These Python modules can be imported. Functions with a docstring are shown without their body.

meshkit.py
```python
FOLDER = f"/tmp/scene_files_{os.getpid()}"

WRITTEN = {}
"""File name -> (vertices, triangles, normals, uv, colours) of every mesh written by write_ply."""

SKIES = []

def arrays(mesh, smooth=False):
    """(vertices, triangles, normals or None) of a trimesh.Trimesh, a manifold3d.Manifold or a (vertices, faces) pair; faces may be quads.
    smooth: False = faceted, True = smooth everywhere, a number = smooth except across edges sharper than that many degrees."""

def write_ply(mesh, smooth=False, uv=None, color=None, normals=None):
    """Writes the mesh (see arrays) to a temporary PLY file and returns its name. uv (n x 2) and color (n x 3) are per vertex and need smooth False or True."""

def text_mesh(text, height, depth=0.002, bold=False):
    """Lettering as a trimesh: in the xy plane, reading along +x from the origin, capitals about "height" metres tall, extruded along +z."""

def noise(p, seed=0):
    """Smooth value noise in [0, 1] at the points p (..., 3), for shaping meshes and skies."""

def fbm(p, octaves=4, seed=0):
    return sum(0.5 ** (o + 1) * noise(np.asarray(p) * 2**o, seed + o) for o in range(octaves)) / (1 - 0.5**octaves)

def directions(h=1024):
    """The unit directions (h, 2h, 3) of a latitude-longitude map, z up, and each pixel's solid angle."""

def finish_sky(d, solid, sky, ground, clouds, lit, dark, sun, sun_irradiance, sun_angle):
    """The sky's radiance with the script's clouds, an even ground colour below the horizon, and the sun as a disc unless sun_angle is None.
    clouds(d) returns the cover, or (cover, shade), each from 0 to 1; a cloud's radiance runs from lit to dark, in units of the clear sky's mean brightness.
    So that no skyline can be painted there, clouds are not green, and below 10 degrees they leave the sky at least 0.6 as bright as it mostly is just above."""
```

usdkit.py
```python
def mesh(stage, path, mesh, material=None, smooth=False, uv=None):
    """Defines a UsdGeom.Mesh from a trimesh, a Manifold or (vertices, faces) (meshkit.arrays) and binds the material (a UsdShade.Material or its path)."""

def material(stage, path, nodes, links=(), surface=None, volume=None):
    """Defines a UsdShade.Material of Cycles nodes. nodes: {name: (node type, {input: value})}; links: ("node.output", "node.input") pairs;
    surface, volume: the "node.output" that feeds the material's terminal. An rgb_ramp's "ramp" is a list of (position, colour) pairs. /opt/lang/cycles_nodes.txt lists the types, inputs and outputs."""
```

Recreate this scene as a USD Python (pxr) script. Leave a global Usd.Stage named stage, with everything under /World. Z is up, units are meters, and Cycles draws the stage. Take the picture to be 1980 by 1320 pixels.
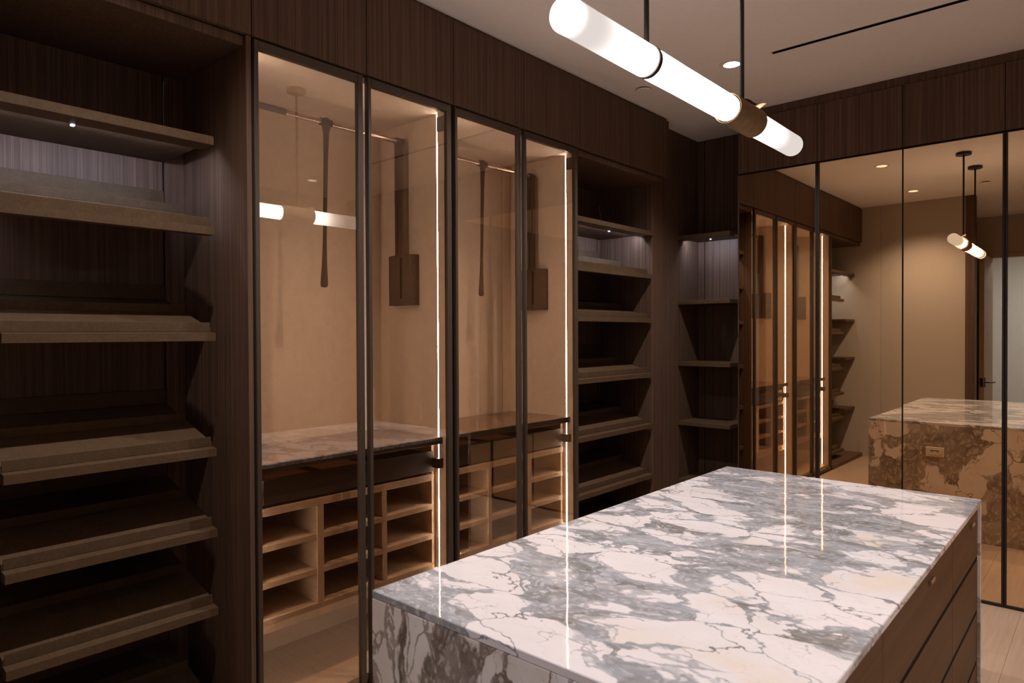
import math, random
import numpy as np, trimesh, manifold3d as m3
import usdkit, meshkit
from pxr import Usd, UsdGeom, UsdLux, UsdShade, Gf, Sdf, Vt

random.seed(7)
stage = Usd.Stage.CreateInMemory()
UsdGeom.SetStageUpAxis(stage, UsdGeom.Tokens.z)
UsdGeom.SetStageMetersPerUnit(stage, 1.0)
world = UsdGeom.Xform.Define(stage, '/World')
stage.SetDefaultPrim(world.GetPrim())
UsdGeom.Scope.Define(stage, '/World/Looks')

# ------------------------------------------------------------------ camera
EYE = 1.644
FPX, YAW, PITCH, ROLL = 1314.36, 0.72477, -0.011088, -0.0046153
fw = np.array([-math.sin(YAW) * math.cos(PITCH), math.cos(YAW) * math.cos(PITCH), math.sin(PITCH)])
rt = np.array([math.cos(YAW), math.sin(YAW), 0.0])
up = np.cross(rt, fw)
r2 = math.cos(ROLL) * rt + math.sin(ROLL) * up
u2 = -math.sin(ROLL) * rt + math.cos(ROLL) * up
cam = UsdGeom.Camera.Define(stage, '/World/camera')
cam.AddTransformOp().Set(Gf.Matrix4d(*r2, 0, *u2, 0, *(-fw), 0, 0, 0, EYE, 1))
cam.CreateHorizontalApertureAttr(36.0)
cam.CreateVerticalApertureAttr(24.0)
cam.CreateFocalLengthAttr(36.0 * FPX / 1980)
cam.CreateClippingRangeAttr(Gf.Vec2f(0.02, 100))
cam.CreateFStopAttr(4.0)
cam.CreateFocusDistanceAttr(3.6)
EXPOSURE = 0.0
cam.CreateExposureAttr(EXPOSURE)

# ------------------------------------------------------------------ light levels (all are lamps of the room)
PENDANT = 0.76          # frosted tubes
PENDANT_HOT = 14.0
DOWNLIGHT = 5.0        # visible lens
SPOT = 9000.0          # downlight beam
STRIP = 60.0           # wardrobe strips
SHELF_LED = 110.0
HALL = 15.0
WARM = (1.0, 0.90, 0.84)
COOL = (0.70, 0.83, 1.16)


# ------------------------------------------------------------------ materials
def mat(name, nodes, links, surface):
    return usdkit.material(stage, '/World/Looks/' + name, nodes, links, surface=surface)

def plain(name, col, rough=0.5, metal=0.0, spec=0.5):
    return mat(name, {'p': ('principled_bsdf', {'base_color': col, 'roughness': rough, 'metallic': metal, 'specular_ior_level': spec}),
                      'g': ('geometry', {}), 'n': ('noise_texture', {'scale': 40.0, 'detail': 3.0}),
                      'r': ('rgb_ramp', {'ramp': [(0.3, tuple(c * 0.98 for c in col)), (0.7, tuple(min(1, c * 1.015) for c in col))]})},
               [('g.position', 'n.vector'), ('n.fac', 'r.fac'), ('r.color', 'p.base_color')], 'p.BSDF')

def emis(name, col, strength):
    return mat(name, {'e': ('emission', {'color': col, 'strength': strength})}, [], 'e.emission')

def wood(name, c0, c1, c2, stretch, rough=0.45, spec=0.4, coarse=7.0):
    """fine straight grain; stretch = noise scale per axis"""
    return mat(name, {
        'g': ('geometry', {}), 'oi': ('object_info', {}),
        'off': ('vector_math', {'math_type': 'scale', 'vector1': (7.3, 5.1, 3.7)}),
        'add': ('vector_math', {'math_type': 'add'}),
        'm': ('mapping', {'scale': stretch}),
        'n': ('noise_texture', {'scale': 1.0, 'detail': 5.0, 'roughness': 0.62}),
        'm2': ('mapping', {'scale': tuple(s / coarse for s in stretch)}),
        'n2': ('noise_texture', {'scale': 1.0, 'detail': 3.0, 'roughness': 0.55, 'distortion': 0.4}),
        'mx': ('mix_float', {'fac': 0.42}),
        'r': ('rgb_ramp', {'ramp': [(0.33, c0), (0.5, c1), (0.66, c2)]}),
        'b': ('bump', {'strength': 0.12, 'distance': 0.002}),
        'p': ('principled_bsdf', {'roughness': rough, 'specular_ior_level': spec})},
        [('oi.random', 'off.scale'), ('g.position', 'add.vector1'), ('off.vector', 'add.vector2'),
         ('add.vector', 'm.vector'), ('m.vector', 'n.vector'), ('add.vector', 'm2.vector'), ('m2.vector', 'n2.vector'),
         ('n.fac', 'mx.a'), ('n2.fac', 'mx.b'), ('mx.result', 'r.fac'), ('r.color', 'p.base_color'),
         ('n.fac', 'b.height'), ('b.normal', 'p.normal')], 'p.BSDF')

D0, D1, D2 = (0.050, 0.0280, 0.0180), (0.098, 0.056, 0.036), (0.165, 0.098, 0.065)
WOOD = wood('dark_wood', D0, D1, D2, (420, 420, 1.8), spec=0.12, coarse=5.0)
BRONZE = wood('bronze_shelf', (0.066, 0.039, 0.020), (0.080, 0.048, 0.026), (0.094, 0.057, 0.032), (9, 120, 120), 0.5, 0.08)
OAK = wood('lining_oak', (0.37, 0.265, 0.175), (0.43, 0.315, 0.215), (0.49, 0.365, 0.255), (12, 120, 120), 0.5, 0.35)
LINING = wood('lining_fabric', (0.64, 0.535, 0.445), (0.70, 0.59, 0.495), (0.75, 0.635, 0.535), (160, 160, 160), 0.75, 0.2)
FLOOR = wood('oak_floor', (0.325, 0.222, 0.150), (0.375, 0.260, 0.178), (0.42, 0.295, 0.205), (60, 2.2, 60), 0.42, 0.35)
DRAWER = wood('walnut_drawer', (0.078, 0.036, 0.016), (0.104, 0.049, 0.0225), (0.130, 0.063, 0.030), (150, 2.5, 150), 0.45, 0.05)
CEIL = plain('ceiling_paint', (0.86, 0.81, 0.77), 0.8, 0, 0.2)
WALLP = plain('wall_paint', (0.43, 0.36, 0.285), 0.75, 0, 0.2)
HALLP = plain('hall_paint', (0.70, 0.70, 0.70), 0.8, 0, 0.2)
DARKM = plain('dark_metal', (0.030, 0.024, 0.020), 0.42, 0.6)
FRAME = plain('bronze_frame', (0.062, 0.042, 0.028), 0.5, 0.3)
BLACK = plain('black_gap', (0.004, 0.0035, 0.0035), 0.7, 0, 0.08)
CHROME = plain('satin_steel', (0.62, 0.50, 0.42), 0.25, 1.0)
GREYM = plain('grey_fitting', (0.085, 0.060, 0.042), 0.5, 0.0, 0.25)
CREAM = plain('cream_plastic', (0.68, 0.58, 0.46), 0.4)
PAPER = wood('kraft_paper', (0.20, 0.125, 0.068), (0.25, 0.16, 0.088), (0.30, 0.195, 0.11), (30, 30, 30), 0.8, 0.15)
CABLE = plain('grey_cable', (0.30, 0.27, 0.25), 0.5)
WHITE = plain('white_fitting', (0.75, 0.70, 0.65), 0.5)
LEATHER = plain('brown_leather', (0.030, 0.021, 0.016), 0.5)
FELT = plain('tray_felt', (0.36, 0.265, 0.18), 0.9, 0, 0.1)
BROWNGLASS = plain('brown_glass', (0.12, 0.075, 0.045), 0.06, 0.0, 0.9)
STRIPM = emis('strip_light', (1.0, 0.93, 0.86), STRIP)
SHELFM = emis('shelf_light', COOL, SHELF_LED)
DOWNM = emis('downlight_glow', (1.0, 0.90, 0.80), DOWNLIGHT)
CLIPM = emis('clip_glow', (0.85, 0.88, 1.0), 1.1)
HALLM = emis('hall_lamp', (0.80, 0.92, 1.15), HALL)

MIRROR = mat('bronze_mirror', {'p': ('principled_bsdf', {'base_color': (0.80, 0.59, 0.38), 'metallic': 1.0, 'roughness': 0.0})}, [], 'p.BSDF')
PANE = mat('bronze_pane', {
    'f': ('fresnel', {'IOR': 2.4}), 'bk': ('geometry', {}), 'inv': ('math', {'math_type': 'subtract', 'value1': 1.0}), 'mu': ('math', {'math_type': 'multiply'}),
    't': ('transparent_bsdf', {'color': (0.86, 0.77, 0.685)}),
    'gl': ('glossy_bsdf', {'color': (0.92, 0.84, 0.76), 'roughness': 0.0}),
    'mx': ('mix_closure', {})},
    [('bk.backfacing', 'inv.value2'), ('f.fac', 'mu.value1'), ('inv.value', 'mu.value2'), ('mu.value', 'mx.fac'), ('t.BSDF', 'mx.closure1'), ('gl.BSDF', 'mx.closure2')], 'mx.closure')

TOPGLASS = mat('brown_clear_glass', {
    'f': ('fresnel', {'IOR': 1.75}), 'bk': ('geometry', {}), 'inv': ('math', {'math_type': 'subtract', 'value1': 1.0}), 'mu': ('math', {'math_type': 'multiply'}),
    'tr': ('transparent_bsdf', {'color': (0.66, 0.53, 0.42)}), 'df': ('diffuse_bsdf', {'color': (0.34, 0.21, 0.12)}), 't': ('mix_closure', {'fac': 0.55}), 'gl': ('glossy_bsdf', {'color': (0.9, 0.9, 0.9), 'roughness': 0.03}), 'mx': ('mix_closure', {})},
    [('bk.backfacing', 'inv.value2'), ('f.fac', 'mu.value1'), ('inv.value', 'mu.value2'), ('mu.value', 'mx.fac'), ('tr.BSDF', 't.closure1'), ('df.BSDF', 't.closure2'), ('t.closure', 'mx.closure1'), ('gl.BSDF', 'mx.closure2')], 'mx.closure')

def tube_glow(name, spots):
    """frosted opal glass: glows everywhere, strongest where the lamps sit (positions along y)"""
    nodes = {'g': ('geometry', {}), 's': ('separate_xyz', {}), 'e': ('emission', {'color': WARM})}
    links = [('g.position', 's.vector')]
    last = None
    for i, (y, w) in enumerate(spots):
        nodes[f'd{i}'] = ('math', {'math_type': 'subtract', 'value2': y})
        nodes[f'a{i}'] = ('math', {'math_type': 'absolute'})
        nodes[f'r{i}'] = ('map_range', {'range_type': 'smoothstep', 'from_min': 0.0, 'from_max': w, 'to_min': math.log(PENDANT_HOT), 'to_max': math.log(PENDANT), 'clamp': True})
        links += [('s.y', f'd{i}.value1'), (f'd{i}.value', f'a{i}.value1'), (f'a{i}.value', f'r{i}.value')]
        if last is None:
            last = f'r{i}.result'
        else:
            nodes[f'm{i}'] = ('math', {'math_type': 'maximum'})
            links += [(last, f'm{i}.value1'), (f'r{i}.result', f'm{i}.value2')]
            last = f'm{i}.value'
    nodes['ex'] = ('math', {'math_type': 'exponent'})
    links += [(last, 'ex.value1'), ('ex.value', 'e.strength')]
    return mat(name, nodes, links, 'e.emission')
OPAL = tube_glow('opal_glass', [(1.335, 0.10), (1.77, 0.30), (2.28, 0.46), (2.58, 0.30)])

def marble(name, rotz, sc, whites, greys, browns, wlo, whi, seed, rot=(0, 0, 0), cover=(0.40, 0.62)):
    """brecciated marble: white islands in grey veining of very uneven width"""
    n = {
        'g': ('geometry', {}),
        'mp': ('mapping', {'location': (seed, seed * 0.7, seed * 1.3), 'rotation': (rot[0], rot[1], rotz), 'scale': sc}),
        'w1': ('noise_texture', {'scale': 2.3, 'detail': 4.0, 'roughness': 0.55}),
        'w1s': ('vector_math', {'math_type': 'subtract', 'vector2': (0.5, 0.5, 0.5)}),
        'w1m': ('vector_math', {'math_type': 'scale', 'scale': 0.42}),
        'w2': ('noise_texture', {'scale': 13.0, 'detail': 5.0, 'roughness': 0.6}),
        'w2s': ('vector_math', {'math_type': 'subtract', 'vector2': (0.5, 0.5, 0.5)}),
        'w2m': ('vector_math', {'math_type': 'scale', 'scale': 0.085}),
        'a1': ('vector_math', {'math_type': 'add'}), 'a2': ('vector_math', {'math_type': 'add'}),
        'v1': ('voronoi_texture', {'feature': 'distance_to_edge', 'scale': 3.6}),
        'v2': ('voronoi_texture', {'feature': 'distance_to_edge', 'scale': 8.5}),
        'cl': ('noise_texture', {'scale': 1.9, 'detail': 3.0, 'roughness': 0.5}),
        'wid': ('map_range', {'range_type': 'smoothstep', 'from_min': cover[0], 'from_max': cover[1], 'to_min': wlo, 'to_max': whi, 'clamp': True}),
        'wid2': ('map_range', {'range_type': 'smoothstep', 'from_min': cover[0] + 0.02, 'from_max': cover[1] + 0.03, 'to_min': 0.003, 'to_max': whi * 0.8, 'clamp': True}),
        'q1': ('math', {'math_type': 'divide'}), 'q2': ('math', {'math_type': 'divide'}),
        's1': ('map_range', {'range_type': 'smoothstep', 'from_min': 0.75, 'from_max': 1.12, 'to_min': 1.0, 'to_max': 0.0, 'clamp': True}),
        's2': ('map_range', {'range_type': 'smoothstep', 'from_min': 0.5, 'from_max': 1.2, 'to_min': 0.75, 'to_max': 0.0, 'clamp': True}),
        'mx': ('math', {'math_type': 'maximum'}), 'v3': ('voronoi_texture', {'feature': 'distance_to_edge', 'scale': 24.0}),
        's3': ('map_range', {'range_type': 'smoothstep', 'from_min': 0.10, 'from_max': 0.26, 'to_min': 0.0, 'to_max': 0.62, 'clamp': True}),
        'w3': ('noise_texture', {'scale': 34.0, 'detail': 4.0, 'roughness': 0.6}),
        'i3': ('math', {'math_type': 'subtract'}), 'k3': ('math', {'math_type': 'subtract', 'value2': 0.36}), 'j3': ('math', {'math_type': 'multiply'}), 'h3': ('math', {'math_type': 'multiply', 'value2': 3.2, 'use_clamp': True}),
        'bn': ('noise_texture', {'scale': 22.0, 'detail': 1.0}), 'bp': ('bump', {'strength': 0.10, 'distance': 0.0012}),
        'gm': ('mapping', {'rotation': (rot[0], rot[1], 0), 'scale': (0.75, 2.0, 2.0)}),
        'gn': ('noise_texture', {'scale': 5.0, 'detail': 7.0, 'roughness': 0.62, 'distortion': 0.5}),
        'gr': ('rgb_ramp', {'ramp': [(0.26, browns[0]), (0.40, browns[1]), (0.50, greys[0]), (0.62, greys[1]), (0.75, greys[2])]}),
        'wn': ('noise_texture', {'scale': 3.0, 'detail': 4.0}),
        'wr': ('rgb_ramp', {'ramp': [(0.28, whites[2]), (0.42, whites[1]), (0.60, whites[0])]}),
        'col': ('mix_color', {}),
        'p': ('principled_bsdf', {'roughness': 0.03, 'specular_ior_level': 0.3})}
    l = [('g.position', 'mp.vector'), ('mp.vector', 'w1.vector'), ('w1.color', 'w1s.vector1'), ('w1s.vector', 'w1m.vector1'),
         ('mp.vector', 'w2.vector'), ('w2.color', 'w2s.vector1'), ('w2s.vector', 'w2m.vector1'),
         ('mp.vector', 'a1.vector1'), ('w1m.vector', 'a1.vector2'), ('a1.vector', 'a2.vector1'), ('w2m.vector', 'a2.vector2'),
         ('a2.vector', 'v1.vector'), ('a2.vector', 'v2.vector'), ('a1.vector', 'cl.vector'),
         ('cl.fac', 'wid.value'), ('cl.fac', 'wid2.value'),
         ('v1.distance', 'q1.value1'), ('wid.result', 'q1.value2'), ('v2.distance', 'q2.value1'), ('wid2.result', 'q2.value2'),
         ('q1.value', 's1.value'), ('q2.value', 's2.value'), ('s1.result', 'mx.value1'), ('s2.result', 'mx.value2'),
         ('a2.vector', 'gm.vector'), ('gm.vector', 'gn.vector'), ('gn.fac', 'gr.fac'),
         ('a1.vector', 'wn.vector'), ('wn.fac', 'wr.fac'),
         ('a2.vector', 'v3.vector'), ('v3.distance', 's3.value'), ('a2.vector', 'w3.vector'), ('w3.fac', 'k3.value1'), ('k3.value', 'h3.value1'),
         ('s3.result', 'j3.value1'), ('h3.value', 'j3.value2'), ('mx.value', 'i3.value1'), ('j3.value', 'i3.value2'),
         ('g.position', 'bn.vector'), ('bn.fac', 'bp.height'), ('bp.normal', 'p.normal'),
         ('i3.value', 'col.fac'), ('wr.color', 'col.a'), ('gr.color', 'col.b'), ('col.result', 'p.base_color')]
    return mat(name, n, l, 'p.BSDF')

WH = ((0.66, 0.605, 0.595), (0.63, 0.575, 0.56), (0.62, 0.53, 0.44))
MARBLE_TOP = marble('marble_top', math.radians(-24), (1.0, 1.55, 1.4), WH,
                    ((0.27, 0.27, 0.275), (0.33, 0.335, 0.345), (0.43, 0.43, 0.435)), ((0.12, 0.105, 0.09), (0.21, 0.20, 0.19)), 0.012, 0.24, 3.1, cover=(0.41, 0.60))
MARBLE_END = marble('marble_end', 0.0, (1.7, 1.7, 0.95), ((0.74, 0.68, 0.64), (0.66, 0.58, 0.53), (0.58, 0.50, 0.44)),
                    ((0.22, 0.175, 0.145), (0.29, 0.235, 0.20), (0.37, 0.31, 0.27)), ((0.085, 0.06, 0.045), (0.15, 0.115, 0.09)), 0.015, 0.24, 1.7, rot=(0, 0.5, 0), cover=(0.34, 0.58))
MARBLE_FAR = marble('marble_far', 0.3, (1.0, 1.0, 0.8), ((0.74, 0.67, 0.60), (0.70, 0.62, 0.54), (0.64, 0.55, 0.46)),
                    ((0.31, 0.25, 0.20), (0.39, 0.32, 0.26), (0.49, 0.42, 0.36)), ((0.14, 0.105, 0.078), (0.22, 0.175, 0.135)), 0.008, 0.34, 7.4, cover=(0.46, 0.58))

# ------------------------------------------------------------------ mesh helpers (world coordinates)
def box(x0, x1, y0, y1, z0, z1, c=0.0012):
    x0, x1 = sorted((x0, x1)); y0, y1 = sorted((y0, y1)); z0, z1 = sorted((z0, z1))
    c = min(c, (x1 - x0) * 0.3, (y1 - y0) * 0.3, (z1 - z0) * 0.3)
    if c <= 0:
        return trimesh.creation.box(bounds=[[x0, y0, z0], [x1, y1, z1]])
    pts = []
    for xa, sx in ((x0, 1), (x1, -1)):
        for ya, sy in ((y0, 1), (y1, -1)):
            for za, sz in ((z0, 1), (z1, -1)):
                pts += [(xa, ya + sy * c, za + sz * c), (xa + sx * c, ya, za + sz * c), (xa + sx * c, ya + sy * c, za)]
    return tm(m3.Manifold.hull_points(np.array(pts)))

def tm(m):
    q = m.to_mesh()
    return trimesh.Trimesh(q.vert_properties[:, :3], q.tri_verts, process=False)

def cat(*ms):
    return trimesh.util.concatenate([m for m in ms])

def tube(a, b, r, n=28, r2=None):
    a, b = np.array(a, float), np.array(b, float)
    d = b - a
    L = np.linalg.norm(d)
    m = tm(m3.Manifold.cylinder(L, r, r if r2 is None else r2, n))
    m.apply_transform(trimesh.geometry.align_vectors([0, 0, 1], d / L))
    m.apply_translation(a)
    return m

def profile_y(pts, y0, y1):
    """closed (x, z) outline extruded along y"""
    cs = m3.CrossSection([np.array(pts)], m3.FillRule.NonZero)
    m = tm(m3.Manifold.extrude(cs, abs(y1 - y0)))
    v = m.vertices.copy()
    m.vertices = np.stack([v[:, 0], -v[:, 2] + max(y0, y1), v[:, 1]], 1)
    return m

def revolve_y(prof, x, z, n=48):
    """(radius, y) outline turned about the line x, z along y"""
    cs = m3.CrossSection([np.array(prof)], m3.FillRule.NonZero)
    m = tm(m3.Manifold.revolve(cs, n))
    v = m.vertices.copy()
    m.vertices = np.stack([v[:, 0] + x, v[:, 2], -v[:, 1] + z], 1)
    return m

def sweep(points, r, n=8):
    from scipy.interpolate import make_interp_spline
    p = np.array(points, float)
    k = min(3, len(p) - 1)
    s = make_interp_spline(np.linspace(0, 1, len(p)), p, k=k)(np.linspace(0, 1, 24))
    return cat(*[tube(s[i], s[i + 1], r, n) for i in range(23)])

_used = {}
def numbered(parent, name):
    k = (parent, name)
    i = _used.get(k, -1) + 1
    _used[k] = i
    return name if i == 0 else f'{name}_{i:03d}'

def data(prim, **kw):
    for k, v in kw.items():
        if v is not None:
            prim.SetCustomDataByKey(k, v)

class Thing:
    def __init__(self, name, label=None, cat_=None, loc=(0, 0, 0), group=None, kind=None):
        self.path = '/World/' + numbered('/World', name)
        self.loc = np.array(loc, float)
        x = UsdGeom.Xform.Define(stage, self.path)
        x.AddTranslateOp().Set(Gf.Vec3d(*map(float, loc)))
        self.prim = x.GetPrim()
        data(self.prim, label=label, category=cat_, group=group, kind=kind)
    def part(self, name, mesh, m, under=None, label=None, smooth=35, kind=None):
        parent = under or self.path
        path = parent + '/' + numbered(parent, name)
        mesh = mesh.copy()
        mesh.apply_translation(-self.loc)
        p = usdkit.mesh(stage, path, mesh, m, smooth=smooth)
        data(p.GetPrim(), label=label, kind=kind)
        return path

def single(name, mesh, m, label=None, cat_=None, group=None, kind=None, smooth=35):
    path = '/World/' + numbered('/World', name)
    p = usdkit.mesh(stage, path, mesh, m, smooth=smooth)
    data(p.GetPrim(), label=label, category=cat_, group=group, kind=kind)
    return path

def struct(name, mesh, m, label, smooth=35):
    return single(name, mesh, m, label, name.split('_')[0], kind='structure', smooth=smooth)

def copy_of(src, loc, label):
    """another instance of a thing"""
    name = src.path.split('/')[-1]
    was = src.prim.GetCustomData()
    t = Thing(name, label, was['category'], loc, was.get('group'))
    t.prim.GetReferences().AddInternalReference(src.path)
    t.prim.SetInstanceable(True)
    return t

# ------------------------------------------------------------------ plan of the room
CZ = 3.291              # ceiling
XF = -2.565             # front of the left-hand cabinets
XB = -3.15              # their back panel
YM = 4.953              # front of the mirrored wardrobes
YA = 5.470              # back of the far corner recess
XA = -2.690             # side of the far corner recess
YN = 0.100              # near wall
HD = 2.823              # door head

# ---- shell
t = Thing('floor', 'light oak plank floor of the dressing room', 'floor', kind='structure')
t.part('subfloor', box(-3.3, 2.1, -6.2, 5.7, -0.12, -0.021, 0), BLACK)
x = -3.28
k = 0
while x < 2.0:
    y = -4.24 - (k * 0.83) % 2.2
    while y < 5.6:
        y1 = min(y + 2.2, 5.65)
        t.part('plank', box(x + 0.0004, x + 0.2396, max(y, -4.245) + 0.0006, y1 - 0.0006, -0.02, 0.0, 0.0003), FLOOR)
        y += 2.2
    x += 0.24
    k += 1
t.part('hall_floor', box(-3.28, 2.08, -6.1, -4.25, -0.02, 0.0, 0), FLOOR)

slab = m3.Manifold.cube((5.4, 11.9, 0.14)).translate((-3.3, -6.2, CZ))
DOWN = [(-1.76, 0.86), (-1.76, 2.44), (-1.76, 4.03), (1.25, 0.86), (1.25, 2.44), (1.25, 4.03)]
for (x, y) in DOWN:
    slab = slab - m3.Manifold.cylinder(0.2, 0.0515, 0.0515, 48).translate((x, y, CZ - 0.02))
SLOT = (-1.517, 0.30, 4.019, 4.052)
slab = slab - m3.Manifold.cube((SLOT[1] - SLOT[0], SLOT[3] - SLOT[2], 0.08)).translate((SLOT[0], SLOT[2], CZ - 0.02))
struct('ceiling', tm(slab), CEIL, 'plain painted ceiling above the dressing room')

struct('wall_left', box(-3.30, -3.19, -0.2, 5.7, 0.001, CZ - 0.001, 0), WALLP, 'painted wall behind the left-hand cabinets')
struct('wall_back', box(-3.18, 2.1, 5.55, 5.7, 0.001, CZ - 0.001, 0), WALLP, 'painted wall behind the mirrored wardrobes')
struct('wall_right', box(1.95, 2.1, 0.11, 5.54, 0.001, CZ - 0.001, 0), WOOD, 'dark wood panelled wall on the right of the island')
nw = cat(box(-3.18, -2.34, YN - 0.15, YN, 0.001, CZ - 0.001, 0.001), box(-2.338, -1.352, YN - 0.15, YN, 0.001, CZ - 0.001, 0.001))
struct('wall_near', nw, WALLP, 'beige painted wall seen in the mirrors beside the doorway')
struct('wall_near_right', box(1.0, 1.94, YN - 0.15, YN, 0.001, CZ - 0.001, 0.001), CEIL, 'pale painted wall on the right of the doorway')
struct('baseboard_near', box(-2.60, -1.352, YN + 0.0005, YN + 0.006, 0.001, 0.216, 0.001), WALLP, 'low beige baseboard along the near wall')
struct('trim_1', box(-1.352, -1.255, YN - 0.16, YN + 0.006, 0.001, CZ - 0.001, 0.002), WOOD, 'dark wood jamb lining the doorway')
struct('wall_hall_left', box(-1.72, -1.62, -1.94, YN - 0.17, 0.001, CZ - 0.001, 0), WALLP, 'beige side wall of the entry behind the camera')
struct('wall_hall_right', box(1.0, 1.1, -1.94, YN - 0.16, 0.001, CZ - 0.001, 0), WALLP, 'beige right wall of the entry behind the camera')
HDZ = 2.70
struct('wall_hall_end', cat(box(-1.72, -1.412, -2.06, -1.95, 0.001, CZ - 0.001, 0), box(0.05, 1.1, -2.06, -1.95, 0.001, CZ - 0.001, 0),
                            box(-1.411, 0.049, -2.06, -1.95, HDZ + 0.06, CZ - 0.001, 0)), WALLP, 'beige wall above the far doorway in the reflection')
struct('trim_2', cat(box(-1.410, 0.048, -2.07, -1.935, HDZ, HDZ + 0.059, 0.002), box(-1.410, -1.36, -2.07, -1.935, 0.001, HDZ - 0.001, 0.002),
                     box(-0.01, 0.048, -2.07, -1.935, 0.001, HDZ - 0.001, 0.002)), OAK, 'brown wood casing of the doorway in the reflection')
d = Thing('door_1', 'open wooden door standing edge-on in the reflection', 'door', (-1.325, -1.92, 0), kind='structure')
d.part('leaf', box(-1.354, -1.298, -1.925, -1.06, 0.01, HDZ - 0.01, 0.002), OAK)
for sx, sg in ((-1.2979, 1), (-1.3541, -1)):
    d.part('handle', cat(tube((sx, -1.12, 0.965), (sx + sg * 0.050, -1.12, 0.965), 0.009), tube((sx + sg * 0.044, -1.113, 0.965), (sx + sg * 0.105, -1.20, 0.965), 0.009),
                         box(sx, sx + sg * 0.008, -1.16, -1.09, 0.90, 1.03)), DARKM, label='black lever handle')
d.part('latch_plate', box(-1.345, -1.307, -1.0598, -1.056, 0.905, 1.025), DARKM)
struct('wall_beyond', box(-3.3, 2.1, -6.2, -6.1, 0.001, CZ - 0.001, 0), HALLP, 'pale grey wall of the room beyond the doorway')
single('hall_ceiling_lamp', box(-1.2, 0.2, -4.6, -3.2, CZ - 0.03, CZ - 0.001, 0.002), HALLM,
       'flat ceiling lamp of the room beyond the doorway', 'ceiling lamp')

# ------------------------------------------------------------------ left wall: overhead cabinets
ys = [YN + 0.002, 0.725, 1.347, 1.903, 2.450, 3.012, 3.566, 4.166, 4.728]
where = ['nearest the camera above the lit shoe shelves', 'above the right end of the near shoe shelves', 'above the first glass door', 'above the second glass door',
         'above the third glass door', 'above the fourth glass door', 'above the left half of the far shoe shelves', 'above the right half of the far shoe shelves']
for i in range(8):
    y0, y1 = ys[i] + 0.002, ys[i + 1] - 0.002
    t = Thing('overhead_cabinet', 'dark wood overhead cabinet ' + where[i], 'cabinet', (XF, (y0 + y1) / 2, 2.834))
    t.part('body', box(-3.17, XF - 0.0255, y0 + 0.001, min(y1 - 0.001, 4.668), 2.834, 3.270, 0), WOOD)
    t.part('door', box(XF - 0.024, XF, y0, y1, 2.833, 3.268, 0.0015), WOOD)
single('cornice_filler', box(-2.680, XF - 0.016, ys[0], ys[-1] - 0.012, 3.2715, CZ - 0.0005, 0.001), WOOD,
       'dark wood filler strip between the left overhead cabinets and ceiling', 'filler strip')

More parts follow.
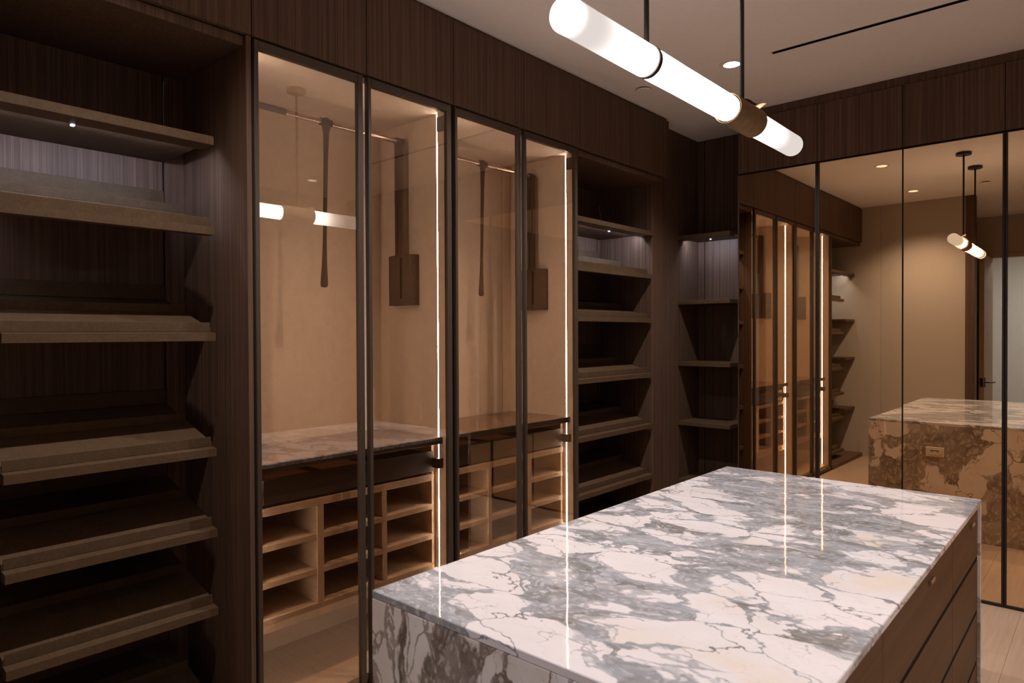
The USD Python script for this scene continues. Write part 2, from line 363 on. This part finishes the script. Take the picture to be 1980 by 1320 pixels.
# ------------------------------------------------------------------ glass wardrobes
def wardrobe(y0, y1, which, doors):
    """y0, y1: outer faces of the side panels"""
    t = Thing('glass_wardrobe', f'bronze glass wardrobe with beige lining, {which}', 'wardrobe', (XF, (y0 + y1) / 2, 0))
    pi0, pi1 = y0 + 0.022, y1 - 0.022
    for a, b, ln in ((y0, pi0, (pi0, pi0 + 0.006)), (pi1, y1, (pi1 - 0.006, pi1))):
        t.part('side_panel', box(-3.17, XF - 0.028, a, b, 0.0, 2.829, 0.001), WOOD)
    a, b = pi0 + 0.0065, pi1 - 0.0065
    t.part('side_lining', cat(box(XB, -2.6695, pi0 + 0.0002, pi0 + 0.006, 0.071, 2.799, 0), box(-2.6595, XF - 0.030, pi0 + 0.0002, pi0 + 0.006, 0.071, 2.799, 0)), LINING)
    t.part('side_lining', cat(box(XB, -2.6695, pi1 - 0.006, pi1 - 0.0002, 0.071, 2.799, 0), box(-2.6595, XF - 0.030, pi1 - 0.006, pi1 - 0.0002, 0.071, 2.799, 0)), LINING)
    t.part('back_panel', box(-3.17, XB - 0.0005, pi0 + 0.0002, pi1 - 0.0002, 0.071, 2.799, 0), LINING)
    t.part('back_seam', box(XB - 0.0004, XB + 0.0012, b - 0.086, b - 0.083, 0.071, 2.799, 0), OAK)
    t.part('top_panel', box(-3.17, XF - 0.030, pi0 + 0.0002, pi1 - 0.0002, 2.800, 2.829, 0.001), LINING)
    t.part('floor_panel', box(-3.17, XF - 0.030, pi0 + 0.0002, pi1 - 0.0002, 0.030, 0.070, 0.001), OAK)
    t.part('plinth', box(-3.16, XF - 0.045, pi0 + 0.0005, pi1 - 0.0005, 0.0, 0.0295, 0), DARKM)
    t.part('strip_light', box(-2.6685, -2.6605, pi0 + 0.0005, pi0 + 0.0022, 0.075, 2.795, 0), STRIPM, label='vertical white strip light')
    t.part('strip_light', box(-2.6685, -2.6605, pi1 - 0.0022, pi1 - 0.0005, 0.075, 2.795, 0), STRIPM, label='vertical white strip light')
    t.part('hinge_block', box(-2.650, XF - 0.031, b - 0.014, b - 0.0002, 2.700, 2.775, 0.001), GREYM)
    for (d0, d1) in doors:
        dp = t.part('glass_door', cat(
            box(XF - 0.026, XF, d0, d0 + 0.020, 0.012, HD, 0.002), box(XF - 0.026, XF, d1 - 0.029, d1, 0.012, HD, 0.002),
            box(XF - 0.026, XF, d0 + 0.020, d1 - 0.029, HD - 0.037, HD, 0.002), box(XF - 0.026, XF, d0 + 0.020, d1 - 0.029, 0.012, 0.050, 0.002)), FRAME)
        t.part('pane', box(XF - 0.016, XF - 0.011, d0 + 0.0185, d1 - 0.0275, 0.0485, HD - 0.0355, 0), PANE, under=dp)
        t.part('edge_trim', box(XF + 0.0002, XF + 0.004, d0, d0 + 0.006, 0.012, HD, 0.001), FRAME, under=dp)
    return pi0 + 0.006, pi1 - 0.006
I1 = wardrobe(1.347, 2.4495, 'nearer the camera, holding two doors', [(1.356, 1.881), (1.907, 2.431)])
I2 = wardrobe(2.4505, 3.568, 'farther along the wall towards the mirrors', [(2.457, 2.983), (3.012, 3.537)])

def chest(i0, i1, which, cols):
    x0, x1, xt = XB + 0.004, -2.6755, -2.630
    c0, c1 = i0 + 0.003, i1 - 0.003
    t = Thing('shoe_chest', f'oak cubbyhole chest with brown glass top {which}', 'chest', (-2.89, (c0 + c1) / 2, 0.38))
    t.part('top', box(x0, xt - 0.0185, c0, c1 - 0.001, 1.0945, 1.107, 0.001), TOPGLASS)
    t.part('top_frame', cat(box(xt - 0.018, xt, c0, c1 - 0.001, 1.072, 1.107, 0.0015), box(x0, xt - 0.0185, c0, c0 + 0.015, 1.072, 1.094, 0), box(x0, xt - 0.0185, c1 - 0.016, c1 - 0.001, 1.072, 1.094, 0)), LEATHER)
    t.part('side_panel', box(x0, x1, c0, c0 + 0.022, 0.4145, 1.071, 0.001), OAK)
    t.part('side_panel', box(x0, x1 - 0.018, c1 - 0.022, c1, 0.4145, 1.071, 0.001), OAK)
    t.part('back_panel', box(x0, x0 + 0.012, c0 + 0.0225, c1 - 0.0225, 0.440, 1.071, 0), DRAWER)
    t.part('bottom_board', box(x0, x1, c0, c1, 0.381, 0.414, 0.001), OAK)
    t.part('bottom_board', box(x0 + 0.013, x1, c0 + 0.0225, c1 - 0.0225, 0.4145, 0.4385, 0.001), OAK)
    t.part('rail', box(x0 + 0.013, x1, c0 + 0.0225, c1 - 0.0225, 0.877, 0.911, 0.001), OAK)
    t.part('spacer', box(x1 + 0.0005, -2.626, c1 - 0.034, c1 - 0.001, 0.946, 0.996, 0.001), DARKM)
    t.part('spacer', box(x1 + 0.0005, -2.626, c0 + 0.001, c0 + 0.034, 0.946, 0.996, 0.001), DARKM)
    edges = [c0 + 0.0225] + [e for cc in cols for e in cc] + [c1 - 0.0225]
    for cc in cols:
        t.part('divider', box(x0 + 0.013, x1, cc[0], cc[1], 0.439, 0.8765, 0.001), OAK)
    for j in range(0, len(edges), 2):
        for z in (0.569, 0.7255):
            t.part('shelf', box(x0 + 0.013, x1 - 0.003, edges[j] + 0.0003, edges[j + 1] - 0.0003, z, z + 0.025, 0.001), OAK)
    # drawer standing a little below the glass top
    a, b = c0 + 0.060, c1 - 0.022
    dr = t.part('drawer', cat(box(x1 - 0.022, x1, a, b - 0.0005, 0.924, 1.032, 0.002), box(x0 + 0.05, x1 - 0.0225, a, b - 0.022, 0.937, 0.949, 0),
                              box(x0 + 0.05, x1 - 0.0225, a, a + 0.012, 0.9495, 1.026, 0), box(x0 + 0.05, x1 - 0.0225, b - 0.034, b - 0.022, 0.9495, 1.026, 0),
                              box(x0 + 0.05, x0 + 0.062, a + 0.0125, b - 0.0345, 0.9495, 1.026, 0)), LEATHER)
    w = (b - 0.022 - a)
    for f in (0.33, 0.62):
        t.part('tray_divider', box(x0 + 0.063, x1 - 0.023, a + w * f, a + w * f + 0.008, 0.9495, 1.025, 0), LEATHER, under=dr)
    t.part('ring_roll', cat(*[tube((x0 + 0.07, a + 0.03 + k * 0.030, 1.006), (x1 - 0.03, a + 0.03 + k * 0.030, 1.006), 0.0135, 12) for k in range(int((w * 0.33 - 0.05) / 0.030) + 1)]),
           FELT, under=dr, label='row of ribbed felt ring rolls', kind='stuff')
    t.part('felt_pad', box(x0 + 0.10, x1 - 0.05, a + w * 0.33 + 0.03, a + w * 0.62 - 0.02, 0.9495, 1.020, 0.006), FELT, under=dr)
    return t
chest(*I1, 'behind the first pair of glass doors', [(1.697, 1.731), (2.063, 2.087)])
chest(*I2, 'behind the farther pair of glass doors', [(2.812, 2.842), (3.168, 3.196)])

def lift(i0, i1, which):
    xr, zr = -2.915, 2.690
    t = Thing('wardrobe_lift', f'pull-down bronze clothes rail with long handle, {which}', 'clothes rail', (xr, (i0 + i1) / 2, 1.80))
    ya, yb = i0 + 0.060, i1 - 0.060
    t.part('rail', tube((xr, ya, zr), (xr, yb, zr), 0.0125, 24), CHROME)
    t.part('rail_sleeve', tube((xr, ya + 0.02, zr), (xr, ya + 0.26, zr), 0.0150, 24), GREYM)
    for y, s in ((i0, 1), (i1, -1)):
        e = y + s * 0.050
        hs = [(-3.020, 0.012), (-3.020, 0.052), (-2.98, 0.066), (-2.90, 0.072), (-2.845, 0.060), (-2.812, 0.030), (-2.812, 0.012)]
        m = m3.Manifold.extrude(m3.CrossSection([np.array(hs)], m3.FillRule.NonZero), 0.272)
        m = m - m3.Manifold.cube((0.014, 0.065, 0.245)).translate((-2.902, 0.018, 0.035))
        h = tm(m)
        v = h.vertices.copy()
        h.vertices = np.stack([v[:, 0], y + s * (v[:, 1] - 0.0115), v[:, 2] + 1.803], 1)
        if s < 0:
            h.invert()
        hp = t.part('lift_housing', h, GREYM)
        for z in (1.822, 1.848, 1.905, 1.945, 2.015, 2.055):
            t.part('screw', tube((-2.824, y + s * 0.028, z), (-2.816, y + s * 0.035, z), 0.0035, 10), CHROME, under=hp)
        t.part('arm', cat(box(-2.945, -2.925, e - 0.010, e + 0.010, 2.06, zr + 0.02, 0.003), box(-2.922, -2.885, e - 0.009, e + 0.009, 2.06, zr + 0.005, 0.003)), GREYM)
        t.part('rail_joint', cat(tube((xr, e - 0.022, zr), (xr, e + 0.022, zr), 0.021, 24), box(xr - 0.026, xr + 0.024, e - 0.012, e + 0.012, zr - 0.075, zr, 0.004)), GREYM)
    yh = (i0 + i1) / 2 + 0.018
    prof = []
    for (z, w, th) in ((zr + 0.022, 0.013, 0.011), (zr + 0.01, 0.024, 0.014), (zr - 0.02, 0.024, 0.014), (zr - 0.05, 0.016, 0.012), (zr - 0.16, 0.0120, 0.0105), (2.25, 0.0095, 0.009), (2.10, 0.0100, 0.009),
                       (2.00, 0.0135, 0.010), (1.93, 0.0185, 0.011), (1.895, 0.0205, 0.012), (1.882, 0.0185, 0.010), (1.878, 0.010, 0.006)):
        f = (zr - z) / (zr - 1.9)
        prof.append((z, w, th, yh - 0.018 * f))
    hulls = []
    def ring(p):
        z, w, th, yy = p
        a = np.linspace(0, 2 * np.pi, 18, endpoint=False)
        return np.stack([xr + th * np.sin(a), yy + w * np.cos(a), np.full(18, z)], 1)
    for p, q in zip(prof[:-1], prof[1:]):
        hulls.append(m3.Manifold.hull_points(np.vstack([ring(p), ring(q)])))
    m = hulls[0]
    for h in hulls[1:]:
        m = m + h
    t.part('pull_handle', tm(m), GREYM, smooth=40)
    t.part('handle_collar', tube((xr, yh - 0.034, zr), (xr, yh + 0.028, zr), 0.0185, 24), DARKM)
lift(*I1, 'in the wardrobe nearer the camera')
lift(*I2, 'in the wardrobe nearer the mirrors')

# ------------------------------------------------------------------ open shoe shelving
def led_shelf_x(t, y0, y1, clips, cable):
    """lit flat shelf running along y, cantilevered off the back panel"""
    z0, z1 = 2.391, 2.426
    xf, xs = -2.655, -2.755
    p = t.part('lit_shelf', cat(box(xs, xf, y0, y1, z0, z1, 0.0015), box(XB + 0.001, xs - 0.0002, y0, y1, z1 - 0.018, z1, 0.001)), BRONZE)
    t.part('light_bar', profile_y([(xs - 0.003, z0 + 0.005), (xs - 0.012, z0 + 0.014), (xs - 0.0125, z0 + 0.0135), (xs - 0.0035, z0 + 0.0045)], y0 + 0.02, y1 - 0.02), SHELFM, under=p, label='slim cool white light bar', smooth=False)
    t.part('light_housing', profile_y([(xs - 0.0005, z0 + 0.003), (xs - 0.0005, z0 + 0.0165), (xs - 0.014, z0 + 0.0165), (xs - 0.0025, z0 + 0.005)], y0 + 0.004, y1 - 0.004), DARKM, under=p, smooth=False)
    for y in clips:
        t.part('sensor', box(xs - 0.002, xs + 0.012, y - 0.007, y + 0.007, z0 - 0.009, z0 - 0.0002, 0.002), CLIPM, under=p, label='small glowing white light sensor')
    if cable:
        t.part('cable', sweep(cable, 0.0022), CABLE, under=p, smooth=True, label='thin loose power cable')

def shoe_shelf(t, y0, y1, zf):
    s = 0.29
    xl, xb, xe = -2.705, XB + 0.004, -2.660
    zb = zf + 0.020 + s * (xl - xb)
    prof = [(xe, zf - 0.031), (xe, zf), (xl, zf + 0.004), (xl, zf + 0.020), (xb, zb), (xb, zb - 0.020), (xl, zf - 0.004), (xl - 0.002, zf - 0.031)]
    p = t.part('shoe_shelf', profile_y(prof, y0, y1), BRONZE, smooth=False)
    t.part('front_fence', box(xl + 0.0002, xl + 0.004, y0 + 0.004, y1 - 0.004, zf + 0.0045, zf + 0.042, 0.0006), BRONZE, under=p)
    hx = -2.935
    hz = zf + 0.020 + s * (xl - hx)
    t.part('heel_stop', box(hx - 0.004, hx, y0 + 0.004, y1 - 0.002, hz + 0.0005, hz + 0.034, 0.0006), BRONZE, under=p)
    t.part('rear_upstand', box(xb, xb + 0.006, y0, y1, zb + 0.0005, zb + 0.062, 0.001), BRONZE, under=p)

t = Thing('shoe_shelving', 'tall dark wood shelving with sloping bronze shoe shelves, nearest the camera', 'shelving', (-2.85, 0.72, 0))
gy = 1.238
t.part('back_panel', box(-3.17, XB, YN + 0.003, gy - 0.004, 0.051, 2.789, 0.0015), WOOD)
t.part('back_strip', box(-3.17, XB, gy + 0.004, 1.3245, 0.051, 2.789, 0.0015), WOOD)
t.part('groove', box(-3.17, XB - 0.010, gy - 0.0035, gy + 0.0035, 0.051, 2.789, 0), BLACK)
t.part('side_panel', box(-3.17, XF - 0.004, 1.325, 1.3462, 0.0, 2.829, 0.001), WOOD)
t.part('top_panel', box(-3.17, XF - 0.022, YN + 0.003, 1.3245, 2.790, 2.829, 0.002), WOOD)
t.part('base_board', box(-3.17, -2.560, YN + 0.003, 1.3245, 0.0, 0.050, 0.002), WOOD)
led_shelf_x(t, YN + 0.006, gy - 0.004, (0.775, 0.35), [(-3.10, 1.226, 2.425), (-3.10, 1.224, 2.50), (-3.10, 1.219, 2.60), (-3.10, 1.222, 2.75)])
for zf in (2.071, 1.653, 1.197, 0.877, 0.565, 0.150):
    shoe_shelf(t, 0.545, gy - 0.002, zf)
for z in (1.80, 1.30, 0.64):
    t.part('flat_shelf', box(XB + 0.001, -2.655, YN + 0.004, 0.490, z - 0.017, z + 0.017, 0.0015), BRONZE)

t = Thing('shoe_shelving', 'tall dark wood shelving with sloping bronze shoe shelves, beside the far corner', 'shelving', (-2.85, 4.1, 0))
y0, y1 = 3.5695, 4.648
t.part('back_panel', box(-3.17, XB, y0, 4.606, 0.051, 2.789, 0.0015), WOOD)
t.part('back_strip', box(-3.17, XB, 4.614, y1, 0.051, 2.789, 0.0015), WOOD)
t.part('groove', box(-3.17, XB - 0.010, 4.6065, 4.6135, 0.051, 2.789, 0), BLACK)
t.part('side_panel', box(-3.17, XA + 0.022, y1 + 0.0005, y1 + 0.022, 0.0, 2.829, 0.001), WOOD)
t.part('top_panel', box(-3.17, XF - 0.022, y0, y1, 2.790, 2.829, 0.002), WOOD)
t.part('base_board', box(-3.17, -2.60, y0, y1, 0.0, 0.050, 0.002), WOOD)
led_shelf_x(t, y0 + 0.004, y1 - 0.006, (4.175,), [(-3.10, 4.606, 2.425), (-3.10, 4.608, 2.50), (-3.10, 4.600, 2.56), (-3.10, 4.574, 2.62), (-3.10, 4.574, 2.665)])
for zf in (2.095, 1.758, 1.338, 0.947, 0.560, 0.150):
    shoe_shelf(t, y0 + 0.004, y1 - 0.014, zf)

# ------------------------------------------------------------------ far corner recess with flat shelves
t = Thing('corner_shelving', 'dark wood corner recess with flat shelves beside the mirrored doors', 'shelving', (-2.4, 5.2, 0))
t.part('side_panel', box(-3.17, XA, y1 + 0.0225, YA, 0.0, CZ - 0.001, 0.001), WOOD)
t.part('back_strip', box(XA + 0.0005, XA + 0.052, YA, YA + 0.02, 0.0, CZ - 0.001, 0.001), WOOD)
t.part('groove', box(XA + 0.0525, XA + 0.0595, YA + 0.010, YA + 0.02, 0.0, CZ - 0.001, 0), BLACK)
t.part('back_panel', box(XA + 0.060, -2.116, YA, YA + 0.02, 0.0, CZ - 0.001, 0.001), WOOD)
ax0, ax1, ay = XA + 0.001, -2.246, 5.100
z0, z1 = 2.408, 2.443
p = t.part('lit_shelf', cat(box(ax0, ax1, ay, ay + 0.10, z0, z1, 0.0015), box(ax0, ax1, ay + 0.1002, YA - 0.001, z1 - 0.018, z1, 0.001)), BRONZE)
def profile_x(pts, x0, x1):
    m = profile_y([(-b, c) for b, c in pts], x0, x1)
    v = m.vertices.copy()
    m.vertices = np.stack([v[:, 1], -v[:, 0], v[:, 2]], 1)
    return m
yb = ay + 0.1
t.part('light_bar', profile_x([(yb + 0.003, z0 + 0.005), (yb + 0.012, z0 + 0.014), (yb + 0.0125, z0 + 0.0135), (yb + 0.0035, z0 + 0.0045)], ax0 + 0.02, ax1 - 0.02), SHELFM, under=p, label='slim cool white light bar', smooth=False)
t.part('light_housing', profile_x([(yb + 0.0005, z0 + 0.003), (yb + 0.0005, z0 + 0.0165), (yb + 0.014, z0 + 0.0165), (yb + 0.0025, z0 + 0.005)], ax0 + 0.004, ax1 - 0.004), DARKM, under=p, smooth=False)
t.part('sensor', box(-2.455, -2.441, ay + 0.088, ay + 0.102, z0 - 0.009, z0 - 0.0002, 0.002), CLIPM, under=p, label='small glowing white light sensor')
for z in (1.895, 1.392, 0.905, 0.430):
    t.part('flat_shelf', box(ax0, ax1, ay, YA - 0.001, z - 0.017, z + 0.017, 0.0015), BRONZE)

# ------------------------------------------------------------------ mirrored wardrobes on the back wall
xs = [-2.114, -1.548, -1.022, -0.485, 0.050, 0.590, 1.130, 1.67]
TILT = {0: -0.0018, 1: -0.0065}
names = ['at the far corner shelves', 'second from the far corner', 'third from the corner', 'fourth from the far corner, at the right edge',
         'fifth from the far corner', 'sixth from the far corner', 'last before the right wall']
for i in range(7):
    x0, x1 = xs[i] + 0.001, xs[i + 1] - 0.001
    t = Thing('mirrored_wardrobe', 'tall wardrobe with bronze mirror door, ' + names[i], 'wardrobe', ((x0 + x1) / 2, YM, 0))
    t.part('body', box(x0, x1, YM + 0.027, YA + 0.02, 0.0, 2.829, 0), WOOD)
    sl = 0.012 if i % 2 == 1 else 0.0025
    sr = 0.012 if i % 2 == 0 else 0.0025
    dp = t.part('mirror_door', cat(box(x0, x0 + sl, YM, YM + 0.025, 0.002, HD + 0.002, 0.001), box(x1 - sr, x1, YM, YM + 0.025, 0.002, HD + 0.002, 0.001),
                                   box(x0 + sl, x1 - sr, YM, YM + 0.025, 0.002, 0.019, 0.001), box(x0 + sl, x1 - sr, YM + 0.004, YM + 0.025, HD - 0.003, HD + 0.002, 0.001)), DARKM)
    if i == 0:
        t.part('edge_trim', box(x0 - 0.0035, x0 - 0.0003, YM - 0.001, YM + 0.025, 0.002, HD + 0.002, 0.0005), CHROME, under=dp)
    g = box(x0 + sl + 0.0003, x1 - sr - 0.0003, YM + 0.0065, YM + 0.0105, 0.0195, HD - 0.0035, 0)
    if i in TILT:
        c = g.bounds.mean(0)
        g.apply_transform(trimesh.transformations.rotation_matrix(TILT[i], [0, 0, 1], c))
    t.part('mirror', g, MIRROR, under=dp, label='bronze tinted mirror glass')
    t = Thing('overhead_cabinet', 'dark overhead cabinet above mirrored wardrobe ' + names[i], 'cabinet', ((x0 + x1) / 2, YM, 2.834))
    t.part('body', box(x0, x1, YM + 0.0255, YA + 0.02, 2.8345, 3.232, 0), WOOD)
    t.part('door', box(x0 + 0.0006, x1 - 0.0006, YM, YM + 0.024, 2.833, 3.230, 0.0015), WOOD)
single('cornice_filler', box(xs[0] + 0.001, xs[-1], YM + 0.014, YA + 0.02, 3.2335, CZ - 0.0005, 0.001), WOOD,
       'dark wood filler strip above the mirrored wardrobes', 'filler strip')
single('end_filler', box(xs[-1] + 0.001, 1.948, YM + 0.001, YM + 0.03, 0.001, CZ - 0.001, 0.001), WOOD,
       'dark wood filler panel beside the right wall', 'filler panel')

# ------------------------------------------------------------------ island
IX0, IX1, IY0, IY1, IZ = -1.586, -0.429, 1.1815, 3.563, 0.914
t = Thing('island', 'marble-topped dressing island with waterfall ends and walnut drawers', 'island', ((IX0 + IX1) / 2, (IY0 + IY1) / 2, 0))
TH = 0.022
t.part('marble_top', box(IX0, IX1, IY0, IY1, IZ - TH, IZ, 0.0022), MARBLE_TOP, label='polished white marble with grey veining')
t.part('marble_end', box(IX0, IX1, IY0, IY0 + TH, 0.0, IZ - TH - 0.0003, 0.0015), MARBLE_END, label='brown veined marble end panel')
me = t.part('marble_end', box(IX0, IX1, IY1 - TH, IY1, 0.0, IZ - TH - 0.0003, 0.0015), MARBLE_FAR, label='marble end panel with brown clouds facing the mirrors')
t.part('carcass', box(IX0 + 0.030, IX1 - 0.036, IY0 + TH + 0.001, IY1 - TH - 0.001, 0.0, IZ - TH - 0.001, 0), BLACK)
t.part('side_panel', box(IX0 + 0.008, IX0 + 0.029, IY0 + TH + 0.002, IY1 - TH - 0.002, 0.05, IZ - TH - 0.004, 0.001), DRAWER)
cols = [(IY0 + TH + 0.004, 1.922), (1.926, 2.928), (2.931, IY1 - TH - 0.004)]
rows = [(0.674, 0.884), (0.442, 0.654), (0.222, 0.422), (0.050, 0.202)]
for ci, (a, b) in enumerate(cols):
    for ri, (z0, z1) in enumerate(rows):
        dp = t.part('drawer', box(IX1 - 0.033, IX1 - 0.011, a, b, z0, z1, 0.0012), DRAWER)
        if ri < 3:
            t.part('finger_channel', box(IX1 - 0.0335, IX1 - 0.0125, a, b, rows[ri + 1][1] + 0.0004, z0 - 0.0004, 0), BLACK)
        if ri == 0:
            yt = (1.55, 2.526, 3.365)[ci]
            t.part('pull_tab', box(IX1 - 0.0108, IX1 - 0.001, yt - 0.028, yt + 0.028, z1 - 0.046, z1 - 0.033, 0.002), CHROME, under=dp, label='small steel pull tab')
op = t.part('outlet_plate', box(-1.141, -1.012, IY1 + 0.0003, IY1 + 0.006, 0.638, 0.716, 0.002), CREAM, label='cream power outlet')
t.part('socket', box(-1.117, -1.036, IY1 + 0.0062, IY1 + 0.009, 0.655, 0.699, 0.001), CREAM, under=op)
t.part('slot', cat(*[box(xx, xx + 0.003, IY1 + 0.0091, IY1 + 0.0097, 0.672, 0.682, 0) for xx in (-1.104, -1.093, -1.063, -1.052)],
                   box(-1.108, -1.045, IY1 + 0.0091, IY1 + 0.0097, 0.686, 0.692, 0)), DARKM, under=op)

# ------------------------------------------------------------------ pendant
px_, pz = -1.040, 2.449
t = Thing('pendant_light', 'long frosted glass tube pendant on two dark rods above the island', 'pendant lamp', (px_, 2.13, pz))
R = 0.0455
def seg(y0, y1, dome0, dome1):
    pr = []
    n = 14
    if dome0:
        pr += [(R * math.cos(a), y0 + dome0 - dome0 * math.sin(a)) for a in np.linspace(np.pi / 2, 0, n)]
    else:
        pr += [(0, y0), (R - 0.004, y0), (R, y0 + 0.004)]
    if dome1:
        pr += [(R * math.cos(a), y1 - dome1 + dome1 * math.sin(a)) for a in np.linspace(0, np.pi / 2, n)]
    else:
        pr += [(R, y1 - 0.004), (R - 0.004, y1), (0, y1)]
    return revolve_y(pr, px_, pz)
t.part('glass_tube', seg(1.352, 1.778, 0.034, 0), OPAL, smooth=50)
t.part('glass_tube', seg(1.796, 2.350, 0, 0), OPAL, smooth=50)
t.part('glass_tube', seg(2.572, 3.030, 0, 0.034), OPAL, smooth=50)
t.part('joint_ring', tube((px_, 1.7785, pz), (px_, 1.7955, pz), 0.0475, 48), DARKM)
t.part('core', tube((px_, 2.3505, pz), (px_, 2.5715, pz), 0.040, 32), DARKM)
prw = []
wrap = m3.Manifold.cylinder(0.238, 0.0525, 0.0545, 64) - m3.Manifold.cylinder(0.26, 0.051, 0.051, 64).translate((0, 0, -0.01))
w = tm(wrap)
v = w.vertices.copy()
nz = meshkit.fbm(v * 30, 3, 5) - 0.5
v[:, :2] *= (1 + 0.03 * nz)[:, None]
w.vertices = np.stack([v[:, 0] + px_, v[:, 2] + 2.342, -v[:, 1] + pz], 1)
wp = t.part('paper_wrap', w, PAPER, label='brown kraft paper wrapped round the joint', smooth=40)
flap = []
for k in range(9):
    f = k / 8
    flap.append([(px_ - 0.012 + 0.006 * math.sin(7 * f), 2.44 + 0.170 * f, pz + 0.0535 + 0.004 * math.sin(5 * f)),
                 (px_ + 0.024 + 0.012 * f, 2.445 + 0.172 * f, pz + 0.053 + 0.022 * f * f + 0.004 * math.sin(9 * f))])
fv = np.array(flap).reshape(-1, 3)
ff = []
for k in range(8):
    a = 2 * k
    ff += [(a, a + 1, a + 3), (a, a + 3, a + 2)]
fv2 = np.vstack([fv, fv + [0, 0, 0.0015]])
n0 = len(fv)
ff2 = ff + [(c + n0, b + n0, a + n0) for (a, b, c) in ff]
t.part('torn_flap', trimesh.Trimesh(fv2, ff2, process=False), PAPER, under=wp, smooth=False)
for y in (1.782, 2.473):
    t.part('rod', tube((px_, y, pz + R + (0.001 if y < 2 else 0.01)), (px_, y, CZ - 0.0255), 0.0078, 20), DARKM)
    t.part('canopy', tube((px_, y, CZ - 0.025), (px_, y, CZ - 0.0005), 0.062, 48), DARKM)

# ------------------------------------------------------------------ ceiling fittings
lab = ['nearest the doorway', 'above the near glass wardrobe side of the island', 'beside the pendant, nearest the mirrors',
       'on the right side nearest the doorway', 'on the right side midway', 'on the right side nearest the mirrors']
def beam(k, x, y):
    lt = UsdLux.SphereLight.Define(stage, f'/World/downlight_beam_{k:03d}')
    lt.AddTransformOp().Set(Gf.Matrix4d(1).SetTranslate(Gf.Vec3d(x, y, CZ + 0.012)))
    lt.CreateRadiusAttr(0.02)
    lt.CreateIntensityAttr(SPOT)
    lt.CreateColorAttr(Gf.Vec3f(1.0, 0.93, 0.93))
    sh = UsdLux.ShapingAPI.Apply(lt.GetPrim())
    sh.CreateShapingConeAngleAttr(62.0)
    sh.CreateShapingConeSoftnessAttr(0.9)
for k, (x, y) in enumerate(DOWN):
    beam(k, x, y)
first = None
for (x, y), l in zip(DOWN, lab):
    text = 'round recessed ceiling downlight ' + l
    if first is None:
        first = t = Thing('downlight', text, 'downlight', (x, y, CZ), 'recessed ceiling downlights')
        ring = m3.Manifold.cylinder(0.004, 0.071, 0.073, 64) - m3.Manifold.cylinder(0.02, 0.0500, 0.0500, 64).translate((0, 0, -0.01))
        r = tm(ring); r.apply_translation((x, y, CZ - 0.0045))
        t.part('trim_ring', r, WHITE)
        can = m3.Manifold.cylinder(0.075, 0.0500, 0.0500, 48) - m3.Manifold.cylinder(0.069, 0.0485, 0.0485, 48).translate((0, 0, -0.001))
        c = tm(can); c.apply_translation((x, y, CZ + 0.0005))
        t.part('can', c, WHITE)
        t.part('lens', tube((x, y, CZ + 0.024), (x, y, CZ + 0.028), 0.047, 40), DOWNM)
    else:
        copy_of(first, (x, y, CZ), text)
t = Thing('ceiling_speaker', 'small flush round white disc on the ceiling near the left cabinets', 'sprinkler cover', (-2.376, 4.033, CZ))
t.part('disc', tube((-2.376, 4.033, CZ - 0.017), (-2.376, 4.033, CZ - 0.010), 0.050, 48), CEIL)
t.part('neck', tube((-2.376, 4.033, CZ - 0.0098), (-2.376, 4.033, CZ - 0.0003), 0.034, 40), DARKM)
copy_of(t, (-1.062, 0.86, CZ), 'small flush round white disc on the ceiling nearest the doorway')
t = Thing('slot_diffuser', 'long narrow black slot diffuser in the ceiling', 'air diffuser', (-0.4, 4.035, CZ))
t.part('channel', cat(box(SLOT[0] + 0.0005, SLOT[1] - 0.0005, SLOT[2] + 0.0005, SLOT[2] + 0.003, CZ - 0.001, CZ + 0.055, 0),
                      box(SLOT[0] + 0.0005, SLOT[1] - 0.0005, SLOT[3] - 0.003, SLOT[3] - 0.0005, CZ - 0.001, CZ + 0.055, 0),
                      box(SLOT[0] + 0.0005, SLOT[1] - 0.0005, SLOT[2] + 0.003, SLOT[3] - 0.003, CZ + 0.045, CZ + 0.055, 0)), BLACK)
t.part('blade', box(SLOT[0] + 0.004, SLOT[1] - 0.004, 4.0335, 4.0375, CZ + 0.004, CZ + 0.030, 0), GREYM)
